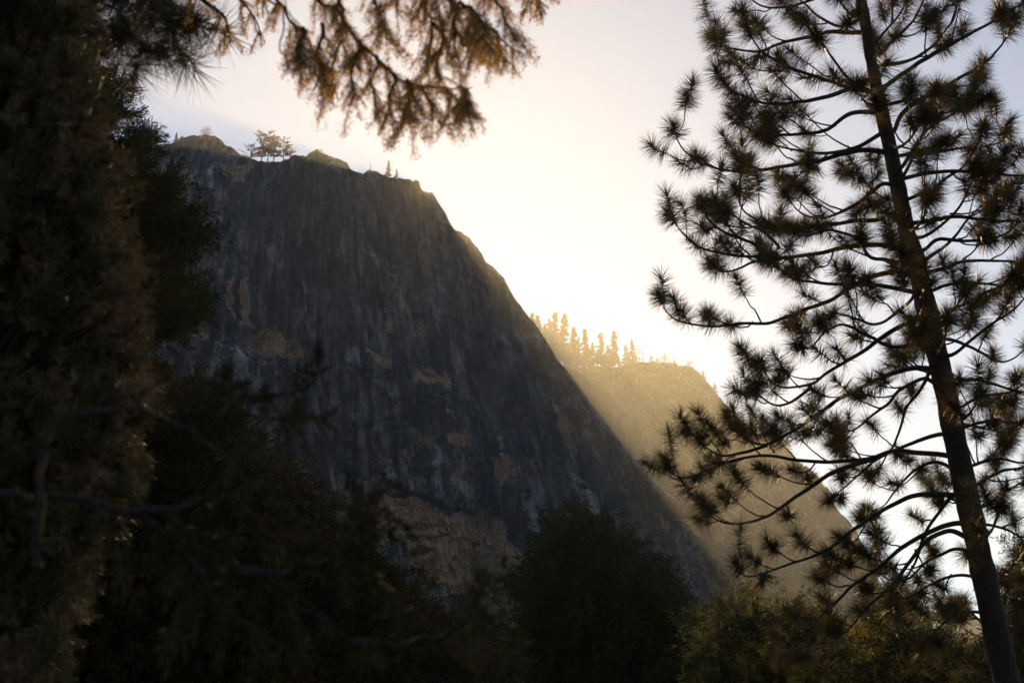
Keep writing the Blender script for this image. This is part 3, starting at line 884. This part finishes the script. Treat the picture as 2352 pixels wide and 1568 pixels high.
B = [  # traced limbs, trunk first, tip last (photo px)
    [(1986, 72), (1930, 74), (1861, 84), (1781, 106), (1739, 118), (1686, 114), (1650, 100), (1632, 72)],
    [(1998, 213), (1960, 207), (1914, 190), (1860, 172), (1823, 156), (1762, 129), (1735, 100), (1712, 60)],
    [(2005, 180), (1940, 205), (1870, 228), (1781, 237), (1732, 232), (1690, 214), (1662, 190), (1644, 158)],
    [(2030, 262), (1960, 262), (1900, 300), (1838, 308), (1781, 312), (1747, 308), (1710, 285), (1682, 250)],
    [(2030, 350), (1979, 348), (1895, 365), (1800, 384), (1724, 391), (1671, 391), (1621, 380), (1576, 353), (1556, 325), (1546, 290)],
    [(2066, 569), (2009, 559), (1952, 565), (1876, 580), (1800, 591), (1739, 593), (1686, 588), (1633, 576), (1592, 556), (1562, 534), (1534, 490)],
    [(1780, 592), (1724, 557), (1671, 536), (1637, 513), (1618, 485), (1608, 460)],
    [(1790, 570), (1750, 530), (1705, 509), (1680, 492), (1660, 474)],
    [(1800, 591), (1732, 601), (1701, 614), (1671, 624), (1648, 622), (1632, 604)],
    [(2066, 628), (1998, 637), (1952, 660), (1895, 694), (1823, 721), (1781, 736), (1743, 742), (1686, 745), (1625, 749), (1580, 742), (1545, 728), (1524, 705), (1513, 675)],
    [(2089, 668), (2028, 656), (1952, 654), (1884, 650), (1830, 640), (1780, 610), (1750, 590)],
    [(2104, 740), (2066, 751), (2020, 778), (1982, 804), (1944, 827), (1895, 858), (1861, 884), (1800, 890), (1765, 870), (1745, 830)],
    [(1861, 884), (1830, 915), (1800, 930), (1768, 928), (1745, 905), (1736, 880)],
    [(2127, 846), (2066, 850), (2009, 873), (1971, 896), (1922, 922), (1895, 941), (1849, 972), (1800, 1002), (1745, 1020), (1700, 1000), (1668, 950)],
    [(1762, 1022), (1710, 1040), (1660, 1045), (1625, 1030), (1605, 1000)],
    [(2165, 1045), (2066, 1036), (2009, 1049), (1914, 1062), (1819, 1053), (1743, 1045), (1667, 1060), (1610, 1087), (1572, 1098), (1545, 1090), (1532, 1062)],
    [(2009, 1049), (1933, 1078), (1895, 1095), (1838, 1133), (1792, 1167), (1762, 1186), (1724, 1197), (1686, 1203), (1648, 1193), (1624, 1172), (1612, 1145)],
    [(2155, 996), (2104, 1015), (2066, 1030), (2010, 1060), (1950, 1110), (1900, 1150)],
    [(2184, 1136), (2104, 1136), (2047, 1159), (1990, 1197), (1933, 1235), (1887, 1266), (1800, 1300), (1732, 1323), (1705, 1320), (1688, 1290)],
    [(2195, 1201), (2142, 1220), (2085, 1250), (2047, 1277), (2009, 1311), (1952, 1353), (1914, 1391), (1876, 1425), (1830, 1478), (1790, 1515)],
    [(2241, 1406), (2199, 1414), (2169, 1429), (2142, 1452), (2120, 1490)],
    [(2105, 610), (2040, 600), (2000, 590), (1960, 545), (1900, 525), (1850, 540), (1810, 520)],
    [(2085, 480), (2040, 500), (1990, 505), (1930, 512), (1860, 520), (1800, 524), (1730, 500), (1700, 470), (1690, 430)],
    [(2070, 440), (2030, 425), (1980, 460), (1920, 490), (1870, 500), (1830, 480), (1800, 440)],
    [(2036, 300), (1990, 330), (1940, 345), (1880, 352), (1820, 345), (1770, 330), (1740, 310)],
    [(2012, 215), (1950, 180), (1900, 120), (1870, 80), (1840, 40)],
    [(1985, 40), (1930, 60), (1880, 40), (1840, 0), (1800, -40)],
    [(1975, -20), (1900, -10), (1830, 10), (1770, 20), (1730, 0), (1710, -30)],
    [(1970, -60), (1920, -80), (1850, -70), (1790, -40), (1750, -30)],
    [(2140, 770), (2060, 800), (1990, 770), (1940, 745), (1900, 760), (1860, 800), (1830, 790)],
    [(2115, 650), (2080, 700), (2010, 745), (1960, 730), (1920, 720), (1880, 740)],
    [(2150, 830), (2110, 900), (2080, 940), (2060, 1000), (2030, 1060), (2000, 1090)],
    [(2175, 900), (2130, 870), (2080, 890), (2020, 940), (1970, 980), (1930, 990), (1900, 970)],
    [(2210, 1120), (2160, 1170), (2120, 1240), (2100, 1300), (2060, 1360), (2040, 1400)],
    [(2205, 1090), (2150, 1060), (2100, 1080), (2060, 1120), (2030, 1160), (1980, 1180)],
    [(2240, 1270), (2190, 1260), (2130, 1290), (2080, 1330), (2040, 1330), (2010, 1300)],
    [(2230, 1240), (2180, 1220), (2120, 1250), (2060, 1330), (1990, 1400), (1940, 1450), (1900, 1440)],
    [(2258, 1330), (2200, 1320), (2140, 1340), (2080, 1370), (2040, 1350)],
    # right side
    [(2020, 122), (2085, 61), (2123, 0), (2150, -50)],
    [(2032, 198), (2085, 163), (2161, 114), (2218, 84), (2294, 42), (2351, 4), (2400, -40)],
    [(2055, 300), (2085, 247), (2180, 190), (2256, 152), (2294, 114), (2324, 61), (2328, 30)],
    [(2066, 357), (2142, 350), (2218, 338), (2294, 327), (2316, 300)],
    [(2085, 410), (2161, 395), (2256, 399), (2351, 405), (2400, 390)],
    [(2096, 456), (2142, 433), (2180, 403), (2218, 376), (2250, 330), (2260, 290)],
    [(2100, 513), (2180, 498), (2275, 505), (2351, 505), (2420, 490)],
    [(2123, 573), (2153, 550), (2218, 552), (2294, 542), (2332, 516), (2345, 480)],
    [(2138, 626), (2180, 611), (2218, 599), (2294, 601), (2351, 599), (2400, 580)],
    [(2142, 668), (2180, 652), (2256, 650), (2320, 655), (2370, 640)],
    [(2161, 725), (2218, 694), (2294, 660), (2351, 625), (2380, 590)],
    [(2188, 812), (2237, 774), (2294, 736), (2351, 687), (2380, 650)],
    [(2203, 869), (2275, 880), (2351, 899), (2420, 890)],
    [(2210, 934), (2256, 911), (2332, 896), (2380, 860)],
    [(2218, 979), (2264, 968), (2351, 972), (2420, 950)],
    [(2233, 1068), (2294, 1053), (2351, 1064), (2410, 1050)],
    [(2245, 1114), (2294, 1087), (2351, 1072), (2400, 1030)],
    [(2260, 1163), (2313, 1125), (2351, 1106), (2400, 1070)],
    [(2271, 1205), (2310, 1218), (2351, 1235), (2400, 1230)],
    [(2010, 100), (2060, 40), (2090, -20)],
    [(2040, 240), (2100, 230), (2150, 260), (2200, 250), (2240, 220)],
    [(2070, 420), (2110, 330), (2140, 250), (2150, 200)],
    [(2075, 380), (2130, 300), (2190, 260), (2230, 240), (2270, 220)],
    [(2030, 150), (2110, 130), (2180, 60), (2200, 10), (2210, -30)],
    [(2120, 600), (2180, 560), (2220, 510), (2260, 470), (2290, 450)],
    [(2180, 780), (2240, 800), (2290, 830), (2330, 820), (2370, 790)],
    [(2130, 540), (2200, 480), (2230, 420), (2240, 380)],
    # above the frame
    [(1965, -100), (1900, -130), (1840, -110), (1800, -150)], [(1970, -110), (2040, -140), (2110, -130), (2150, -180)],
    [(1955, -180), (1900, -220), (1860, -260)], [(1955, -190), (2010, -230), (2050, -270)], [(1942, -240), (1930, -290), (1925, -330)],
]


# limbs that come toward or go away from the viewer across the trunk: (trunk height px, side offset px, rise px, depth change m)
ACROSS = [(30, -70, -60, -1.6), (120, 60, -40, 1.7), (240, -60, -50, -1.5), (330, 80, -70, -1.6), (450, -90, -40, 1.8), (520, 60, -80, -1.4), (640, -40, -60, -1.7), (720, 90, -50, -1.5),
          (800, 30, -70, -1.8), (850, -80, -40, 1.7), (960, 70, -60, -1.6), (1060, 110, -60, 1.8), (1150, -60, -50, 1.9), (1230, 60, -70, -1.5), (1330, 80, -60, 1.7), (1420, -70, -40, 1.6)]


def grow(sp, tb, line, r0, rng, n_side, tuft_n=330, side_len=(0.22, 0.62), start=0.3, up=0.35, nL=0.205, forks=0.6, W=0.0062):
    m = len(line)
    t = np.linspace(0, 1, m)
    rad = r0 * (1 - t) ** 0.8 + 0.0045
    tb.add(line, rad, 6)
    step = np.linalg.norm(line[1] - line[0])
    ne = max(4, int(0.25 / step))
    tuft(sp, line[-ne:], rng, int(tuft_n * 1.15), nL, W)
    for k in range(n_side):
        f = start + (0.97 - start) * (k + rng.uniform(0.1, 0.9)) / n_side
        i = min(m - 3, int(f * (m - 1)))
        tan = unit(line[i + 2] - line[i])
        side = unit(np.cross(tan, rng.normal(size=3)))
        side[1] *= 1.0
        L = rng.uniform(*side_len) * (1.15 - 0.5 * f)
        d0 = unit(tan * rng.uniform(0.5, 1.1) + side * 0.8)
        s = np.linspace(0, 1, 10)[:, None]
        tw = line[i] + d0 * L * s + np.array([0, 0, 1]) * L * up * s ** 2.2 + tan * L * 0.12 * s ** 2
        tw = tw + (fbm(s * 3 + k * 7.7, 0 * s, 0 * s, 2, int(rng.integers(1e6))) * 0.03) * side
        tb.add(tw, np.linspace(min(rad[i] * 0.7, 0.011), 0.0045, 10), 5)
        ne = max(4, min(9, int(0.22 / (L / 9))))
        tuft(sp, tw[-ne:], rng, int(tuft_n * rng.uniform(0.7, 1.1)), nL * rng.uniform(0.85, 1.05), W)
        if rng.random() < forks and L > 0.35:
            j = int(rng.integers(3, 7))
            d1 = unit(d0 + unit(rng.normal(size=3)) * 0.8)
            L1 = L * rng.uniform(0.35, 0.6)
            s1 = np.linspace(0, 1, 8)[:, None]
            t1 = tw[j] + d1 * L1 * s1 + np.array([0, 0, 1]) * L1 * up * s1 ** 2
            tb.add(t1, np.linspace(0.006, 0.004, 8), 5)
            tuft(sp, t1[-5:], rng, int(tuft_n * 0.7), nL * 0.9, W)


prng = np.random.default_rng(11)
for k_, (ty, ox, oy, dz_) in enumerate(ACROSS):
    x0 = trunk_pt(ty)
    w0 = np.array([P(x0, ty, PD), P(x0 + ox * 0.3, ty + 8, PD + dz_ * 0.35), P(x0 + ox * 0.7, ty + oy * 0.3, PD + dz_ * 0.7), P(x0 + ox, ty + oy, PD + dz_)])
    line = smooth_line(w0, 0.05)
    tb = Tubes(); sp = Soup()
    grow(sp, tb, line, 0.018, prng, 6)
    br = tb.build('branch', M_BARK, pine)
    sp.build('needles', M_NEEDLE, br)
for bi, pts in enumerate(B):
    if abs(pts[0][0] - trunk_pt(pts[0][1])) < 60:
        pts = [(trunk_pt(pts[0][1] + 6), pts[0][1] + 6)] + pts
    dz = prng.uniform(-1.6, 1.6)
    n = len(pts)
    lenpx = sum(math.dist(pts[i], pts[i + 1]) for i in range(n - 1))
    dz *= min(1, lenpx / 300)
    w = [PD + dz * (k / (n - 1)) for k in range(n)]
    wpts = np.array([P(x, y, d) for (x, y), d in zip(pts, w)])
    line = smooth_line(wpts, 0.05)
    line[1:-1] += 0.012 * np.stack([fbm(np.arange(len(line))[1:-1] / 5.0, np.zeros(len(line) - 2) + bi, np.zeros(len(line) - 2) + c, 2, 60 + bi) for c in range(3)], -1)
    tb = Tubes(); sp = Soup()
    L = lenpx * K * PD
    ns = max(3, int(L / 0.29))
    r0 = 0.008 + 0.0085 * min(2.0, L)
    grow(sp, tb, line, r0, prng, ns, up=0.5)
    br = tb.build('branch', M_BARK, pine)
    sp.build('needles', M_NEEDLE, br)


# ------------------------------------------------------------------ foliage masses of nearer trees
def crown_tree(name, outline, d0, d1, trunk_px, label, group, mat, seed, n_clump, per, csize, leaf, wl=0.3, twigs=True, trunk_r=0.12, cat='tree', cone=True, dens=None, gap=-0.45):
    """tree whose crown fills a traced outline but has real depth from d0 to d1 and limbs to a real trunk"""
    rng = np.random.default_rng(seed)
    o = np.array(outline, float)
    x0, y0 = o.min(0); x1, y1 = o.max(0)
    dm = (d0 + d1) / 2
    tx, ty0, ty1 = trunk_px
    a = P(tx, ty1, dm); b_ = P(tx, ty0, dm)
    base = np.array([a[0], a[1], 0.0])
    root = empty(name, base, label, cat, group)
    tb = Tubes()
    top = b_
    tb.add(smooth_line([base, a * 0.5 + b_ * 0.5 if a[2] > 0 else (base + b_) / 2, top], 0.2), np.linspace(trunk_r, trunk_r * 0.2, max(3, len(smooth_line([base, a * 0.5 + b_ * 0.5 if a[2] > 0 else (base + b_) / 2, top], 0.2)))), 10)
    sp = Soup()
    got = 0; tries = 0
    C = []
    while got < n_clump and tries < n_clump * 60:
        tries += 1
        x = rng.uniform(x0, x1); y = rng.uniform(y0, y1)
        wv = fbm(np.array([y / 26.0]), np.array([x / 70.0]), np.array([seed * 1.0]), 3, 5)[0]
        if polymask(np.array([x + 26 * wv]), np.array([y + 8 * wv]), outline)[0] < 0.5: continue
        if fbm(np.array([x / 55.0]), np.array([y / 38.0]), np.array([seed * 3.0]), 3, 6)[0] < gap: continue
        if dens is not None and rng.random() > dens(x, y): continue
        C.append(P(x, y, rng.uniform(d0, d1))); got += 1
    C = np.array(C)
    for c in C:
        # outward and slightly drooping spray direction from the trunk line
        zt = np.clip(c[2] - rng.uniform(0.0, 0.25) * np.linalg.norm(c[:2] - base[:2]) - 0.1, 0.3, top[2])
        tpnt = np.array([base[0] + (top[0] - base[0]) * zt / max(top[2], .1), base[1] + (top[1] - base[1]) * zt / max(top[2], .1), zt])
        out = unit(c - tpnt)
        sz = csize * rng.uniform(0.7, 1.3)
        axd = unit(out + rng.normal(size=3) * 0.45)
        nb_ = 4
        if twigs:
            s = np.linspace(0, 1, 6)[:, None]
            st = c - out * min(np.linalg.norm(c - tpnt), csize * 5)
            tb.add(st + (c - st) * s - np.array([0, 0, 1]) * 0.06 * csize * 5 * (s * (1 - s)), np.linspace(0.012, 0.004, 6) * (dm / 12) ** 0.5, 4)
        for q in range(nb_):
            ad = unit(axd + rng.normal(size=3) * 0.5)
            n = int(per * 1.9) // nb_
            t = rng.random(n)
            p = c + ad * (sz * 1.25 * t)[:, None] + rng.normal(size=(n, 3)) * sz * 0.07 * (1.3 - t[:, None])
            d = ad + unit(np.cross(ad, rng.normal(size=(n, 3)))) * 0.9
            sp.leaves(p, d, leaf * rng.uniform(0.6, 1.4, n), leaf * wl * 0.5, rng)
    tb.build('trunk', M_BARK, root)
    sp.build('crown', mat, root)
    return root


# dark fir in the middle, standing in the shade
crown_tree('fir_tree', [(1335, 1168), (1370, 1180), (1400, 1205), (1440, 1225), (1465, 1280), (1500, 1300), (1545, 1325), (1560, 1375), (1590, 1410),
                        (1600, 1470), (1640, 1570), (1640, 1700), (1150, 1700), (1175, 1560), (1180, 1480), (1205, 1400), (1180, 1370), (1225, 1310), (1262, 1262),
                        (1275, 1215), (1300, 1190)], 29, 34, (1350, 1200, 1800),
           'dark green cone shaped fir at the bottom centre in front of the cliff', None, M_GREENFIR, 21, 1700, 60, 0.42, 0.11, 0.32, True, 0.18, gap=-0.9)
# foliage bottom right, catching the sun
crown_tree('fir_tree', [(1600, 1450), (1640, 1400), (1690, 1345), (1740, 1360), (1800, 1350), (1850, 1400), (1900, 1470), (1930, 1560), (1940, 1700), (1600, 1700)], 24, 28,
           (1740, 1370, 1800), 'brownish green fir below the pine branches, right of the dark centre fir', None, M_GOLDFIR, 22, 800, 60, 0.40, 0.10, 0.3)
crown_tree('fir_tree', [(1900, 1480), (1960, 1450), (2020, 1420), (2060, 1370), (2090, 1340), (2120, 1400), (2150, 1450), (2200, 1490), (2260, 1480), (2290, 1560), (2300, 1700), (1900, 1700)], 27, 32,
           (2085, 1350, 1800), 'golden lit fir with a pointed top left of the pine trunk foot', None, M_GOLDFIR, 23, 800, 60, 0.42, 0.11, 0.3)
crown_tree('fir_tree', [(2290, 1500), (2310, 1400), (2330, 1330), (2350, 1280), (2400, 1240), (2480, 1300), (2500, 1700), (2280, 1700)], 20, 24,
           (2400, 1240, 1800), 'dark fir at the lower right edge behind the pine trunk', None, M_DARKFIR, 24, 500, 60, 0.35, 0.10, 0.3)

# left: two firs at middle distance, dark edge against the cliff
crown_tree('fir_tree', [(60, -60), (190, 40), (215, 110), (240, 190), (270, 250), (300, 300), (318, 340), (275, 372), (300, 410), (385, 440), (415, 480), (462, 515),
                        (466, 550), (415, 580), (380, 620), (362, 660), (440, 685), (468, 712), (415, 745), (365, 780), (370, 840), (330, 860), (345, 910), (250, 1000), (-100, 1000), (-100, -60)],
           10.5, 13, (60, -200, 1900), 'dark green conifer along the left side with ragged edge against the sky', None, M_GREENFIR, 31, 1500, 110, 0.20, 0.055, 0.3, gap=-0.12)
crown_tree('fir_tree', [(330, 905), (400, 895), (470, 905), (510, 960), (540, 1000), (600, 1050), (640, 1110), (700, 1165), (745, 1190), (800, 1250), (850, 1330), (930, 1400),
                        (1000, 1440), (1100, 1500), (1160, 1560), (1180, 1700), (-100, 1700), (-100, 900)],
           9.0, 11, (250, 700, 2000), 'dark conifer filling the lower left with its crown sloping down to the right', None, M_DARKFIR, 32, 2100, 100, 0.20, 0.055, 0.3)

# nearer, soft with brown dead needles, at the far left
crown_tree('cedar_tree', [(-120, -100), (120, -100), (170, 60), (180, 200), (230, 330), (250, 500), (270, 640), (285, 800), (300, 950), (270, 1080), (230, 1180), (180, 1300), (120, 1420), (100, 1700), (-120, 1700)],
           3.4, 4.6, (-160, -300, 2600), 'near out of focus tree with brown mottled foliage at the left border', None, M_BROWNFIR, 33, 1900, 120, 0.07, 0.024, 0.34,
           True, 0.1)


# ------------------------------------------------------------------ near boughs out of focus
def bough(name, limbs, d, label, seed, mat, kind, n_side, group=None, r=0.008, cat='branch', **kw):
    rng = np.random.default_rng(seed)
    root = empty(name, P(*limbs[0][0], d), label, cat, group)
    for pts in limbs:
        tb = Tubes(); sp = Soup()
        dz = rng.uniform(-0.12, 0.12) * d
        n = len(pts)
        line = smooth_line(np.array([P(x, y, d + dz * k / (n - 1)) for k, (x, y) in enumerate(pts)]), 0.012 * d / 3)
        L = np.linalg.norm(np.diff(line, axis=0), axis=1).sum()
        m = len(line)
        kk = np.arange(m) / 4.0
        line = line + 0.0022 * d * np.stack([fbm(kk, 0 * kk + seed, 0 * kk + q, 3, 91) for q in range(3)], -1)
        rad = r * (1 - np.linspace(0, 1, m)) + r * 0.25
        tb.add(line, rad, 6)
        ns = int(n_side * L / (0.1 * d) )
        for k in range(ns):
            f = rng.uniform(kw.get('start', 0.05), 1.0)
            i = min(m - 3, int(f * (m - 1)))
            tan = unit(line[i + 2] - line[i])
            sd_ = unit(np.cross(tan, rng.normal(size=3)))
            ll = kw.get('tw', 0.035) * d * rng.uniform(0.4, 1.2)
            d0 = unit(tan * 0.5 + sd_ * 0.8 + np.array([0, 0, kw.get('hang', -0.7)]))
            s = np.linspace(0, 1, 8)[:, None]
            tw = line[i] + d0 * ll * s + np.array([0, 0, -1]) * ll * kw.get('sag', 0.3) * s ** 2
            tb.add(tw, np.linspace(r * 0.3, r * 0.12, 8), 4)
            if kind == 'cedar':
                nn = kw.get('nn', 90)
                t = rng.random(nn)
                p = tw[0] + (tw[-1] - tw[0]) * t[:, None] + rng.normal(size=(nn, 3)) * ll * 0.08
                dd = unit(tw[-1] - tw[0]) * 0.9 + unit(rng.normal(size=(nn, 3))) * 0.6
                sp.leaves(p, dd, ll * kw.get('lf', 0.2) * rng.uniform(0.6, 1.2, nn), ll * kw.get('lf', 0.2) * 0.27, rng)
            else:
                tuft(sp, tw[-5:], rng, kw.get('nn', 80), kw.get('nl', 0.12), kw.get('nw', 0.0022))
        br = tb.build('limb', M_BARK, root)
        if sp.t: sp.build('foliage', mat, br)
    return root


bough('cedar_bough', [
    [(600, -110), (643, 0), (672, 43), (708, 90), (726, 140), (744, 200)],
    [(690, -90), (740, 0), (794, 43), (830, 100), (870, 137), (910, 176), (971, 201), (1025, 207), (1086, 198)],
    [(794, 43), (775, 120), (770, 190), (785, 235)],
    [(745, 60), (735, 120), (760, 200)],
    [(910, 176), (900, 220), (905, 270)],
    [(971, 201), (985, 250), (1000, 290)],
    [(1025, 207), (1045, 240), (1040, 270)],
    [(960, -80), (1028, 0), (1086, 22), (1110, 70), (1130, 130)],
    [(960, -60), (985, 20), (1000, 70), (985, 130), (975, 170)],
    [(1100, -80), (1150, 10), (1175, 60), (1190, 100)],
    [(860, -60), (870, 10), (890, 50), (885, 100)],
    [(1040, 0), (1050, 70), (1055, 130)],
    [(830, 100), (815, 160), (822, 230)], [(870, 137), (860, 190), (875, 260)], [(940, 190), (945, 240), (940, 280)],
    [(1060, 205), (1080, 240), (1075, 265)], [(1086, 22), (1080, 90), (1090, 140)], [(1110, 60), (1150, 100), (1165, 160)],
    [(1060, 10), (1100, 60), (1150, 80), (1200, 130)], [(760, -40), (790, 10), (800, 60)], [(700, 70), (690, 120), (700, 150)],
    [(1000, 60), (1020, 110), (1010, 150), (1020, 190)], [(1130, -60), (1110, 0), (1120, 40)], [(930, -60), (920, 0), (915, 40)],
], 4.0, 'blurred bough with drooping golden edged sprays hanging at the top centre', 41, M_CEDAR, 'cedar', 28, nn=170, tw=0.021, lf=0.12, r=0.005)
bough('cedar_bough', [
    [(300, -120), (430, -40), (540, 0), (590, 50), (605, 90)],
    [(430, -40), (500, 30), (530, 80), (535, 110)],
    [(540, -40), (600, -10), (635, 20)],
    [(1180, -90), (1225, -20), (1240, 20)],
], 5.0, 'small blurred sprays at the top edge between the long needles and the hanging bough', 42, M_CEDAR, 'cedar', 18, nn=150, tw=0.018, lf=0.15)
bough('pine_bough', [
    [(120, -140), (200, -20), (270, 30), (300, 80), (345, 122), (380, 118), (430, 100)],
    [(200, -120), (330, -20), (400, 20), (450, 40), (480, 60)],
    [(100, -100), (170, 10), (220, 50), (270, 60)],
    [(250, -120), (330, -30), (380, 50), (400, 90)],
], 5.5, 'out of focus pine bough with long needles fanning down at the upper left', 43, M_NEEDLE, 'pine', 17, nn=110, nl=0.17, nw=0.003, tw=0.02, r=0.008, hang=-0.5)
bough('dead_twig', [
    [(600, -60), (643, 0), (690, 75), (712, 110)],
    [(655, 15), (645, 70), (650, 130), (662, 162), (676, 140), (682, 90), (668, 30)],
], 3.6, 'thin bare twig with a dangling loop left of the hanging bough', 44, M_CEDAR, 'cedar', 0.0, r=0.0022)

# lower left, very near and very soft
bough('pine_bough', [
    [(-150, 1120), (0, 1135), (160, 1140), (300, 1180), (420, 1240), (560, 1320), (700, 1400), (820, 1480)],
    [(300, 1180), (450, 1150), (560, 1120), (640, 1090)],
    [(560, 1320), (700, 1300), (820, 1240), (900, 1180)],
    [(420, 1240), (500, 1380), (640, 1480)],
    [(820, 1480), (960, 1470), (1060, 1430), (1120, 1360)],
], 2.1, 'very blurred dark bough sweeping down across the lower left corner', 45, M_DARKFIR, 'cedar', 6, nn=110, tw=0.045, r=0.006, hang=-0.2)
bough('bare_branch', [
    [(86, 1300), (89, 1220), (92, 1140), (98, 1070), (113, 1008), (142, 966), (188, 946), (250, 938), (325, 941), (395, 962), (455, 1005), (520, 1060), (600, 1135)],
], 1.8, 'curved bare branch arching like a hook in front of the left foliage', 46, M_DARKFIR, 'pine', 1.0, nn=50, nl=0.04, nw=0.0014, tw=0.03, r=0.005, hang=-0.1, start=0.35)
bough('pine_bough', [
    [(500, 960), (560, 908), (640, 905), (700, 890), (730, 850), (725, 815)],
    [(560, 908), (530, 895), (515, 880)],
    [(600, 960), (680, 960), (740, 955)],
], 2.4, 'small soft dark twig with blurred tufts in front of the cliff face', 47, M_DARKFIR, 'cedar', 16, nn=110, tw=0.022, r=0.004, hang=0.0, start=0.2)
bough('pine_bough', [
    [(700, 1300), (800, 1180), (860, 1120), (900, 1070)],
    [(760, 1240), (860, 1220), (930, 1180), (960, 1150)],
    [(820, 1340), (930, 1290), (980, 1240)],
    [(860, 1420), (1010, 1380), (1120, 1340), (1160, 1310)],
    [(950, 1500), (1080, 1450), (1180, 1400)],
], 2.6, 'blurred dark sprays rising in front of the tan rock at lower centre left', 48, M_DARKFIR, 'cedar', 7, nn=100, tw=0.026, r=0.003, hang=0.1)

# ------------------------------------------------------------------ haze
import bmesh
bm = bmesh.new()
bmesh.ops.create_cube(bm, size=1.0)
for v in bm.verts:
    v.co.x = v.co.x * 5400
    v.co.y = v.co.y * 5400
    v.co.z = -10.0 + (v.co.z + 0.5) * 520
me = bpy.data.meshes.new("haze"); bm.to_mesh(me); bm.free()
hz = bpy.data.objects.new("haze", me); COL.objects.link(hz)
hm = bpy.data.materials.new("haze_air"); hm.use_nodes = True
ht = hm.node_tree
ht.nodes.remove(ht.nodes["Principled BSDF"])
pv = ht.nodes.new("ShaderNodeVolumePrincipled")
pv.inputs['Color'].default_value = (1.0, 1.0, 1.0, 1)
pv.inputs['Density'].default_value = 0.000145
pv.inputs['Anisotropy'].default_value = 0.68
ht.links.new(pv.outputs[0], ht.nodes["Material Output"].inputs['Volume'])
me.materials.append(hm)
tag(hz, kind='stuff')
hz["label"] = "thin warm sunlit haze filling the valley air"
hz["category"] = "haze"
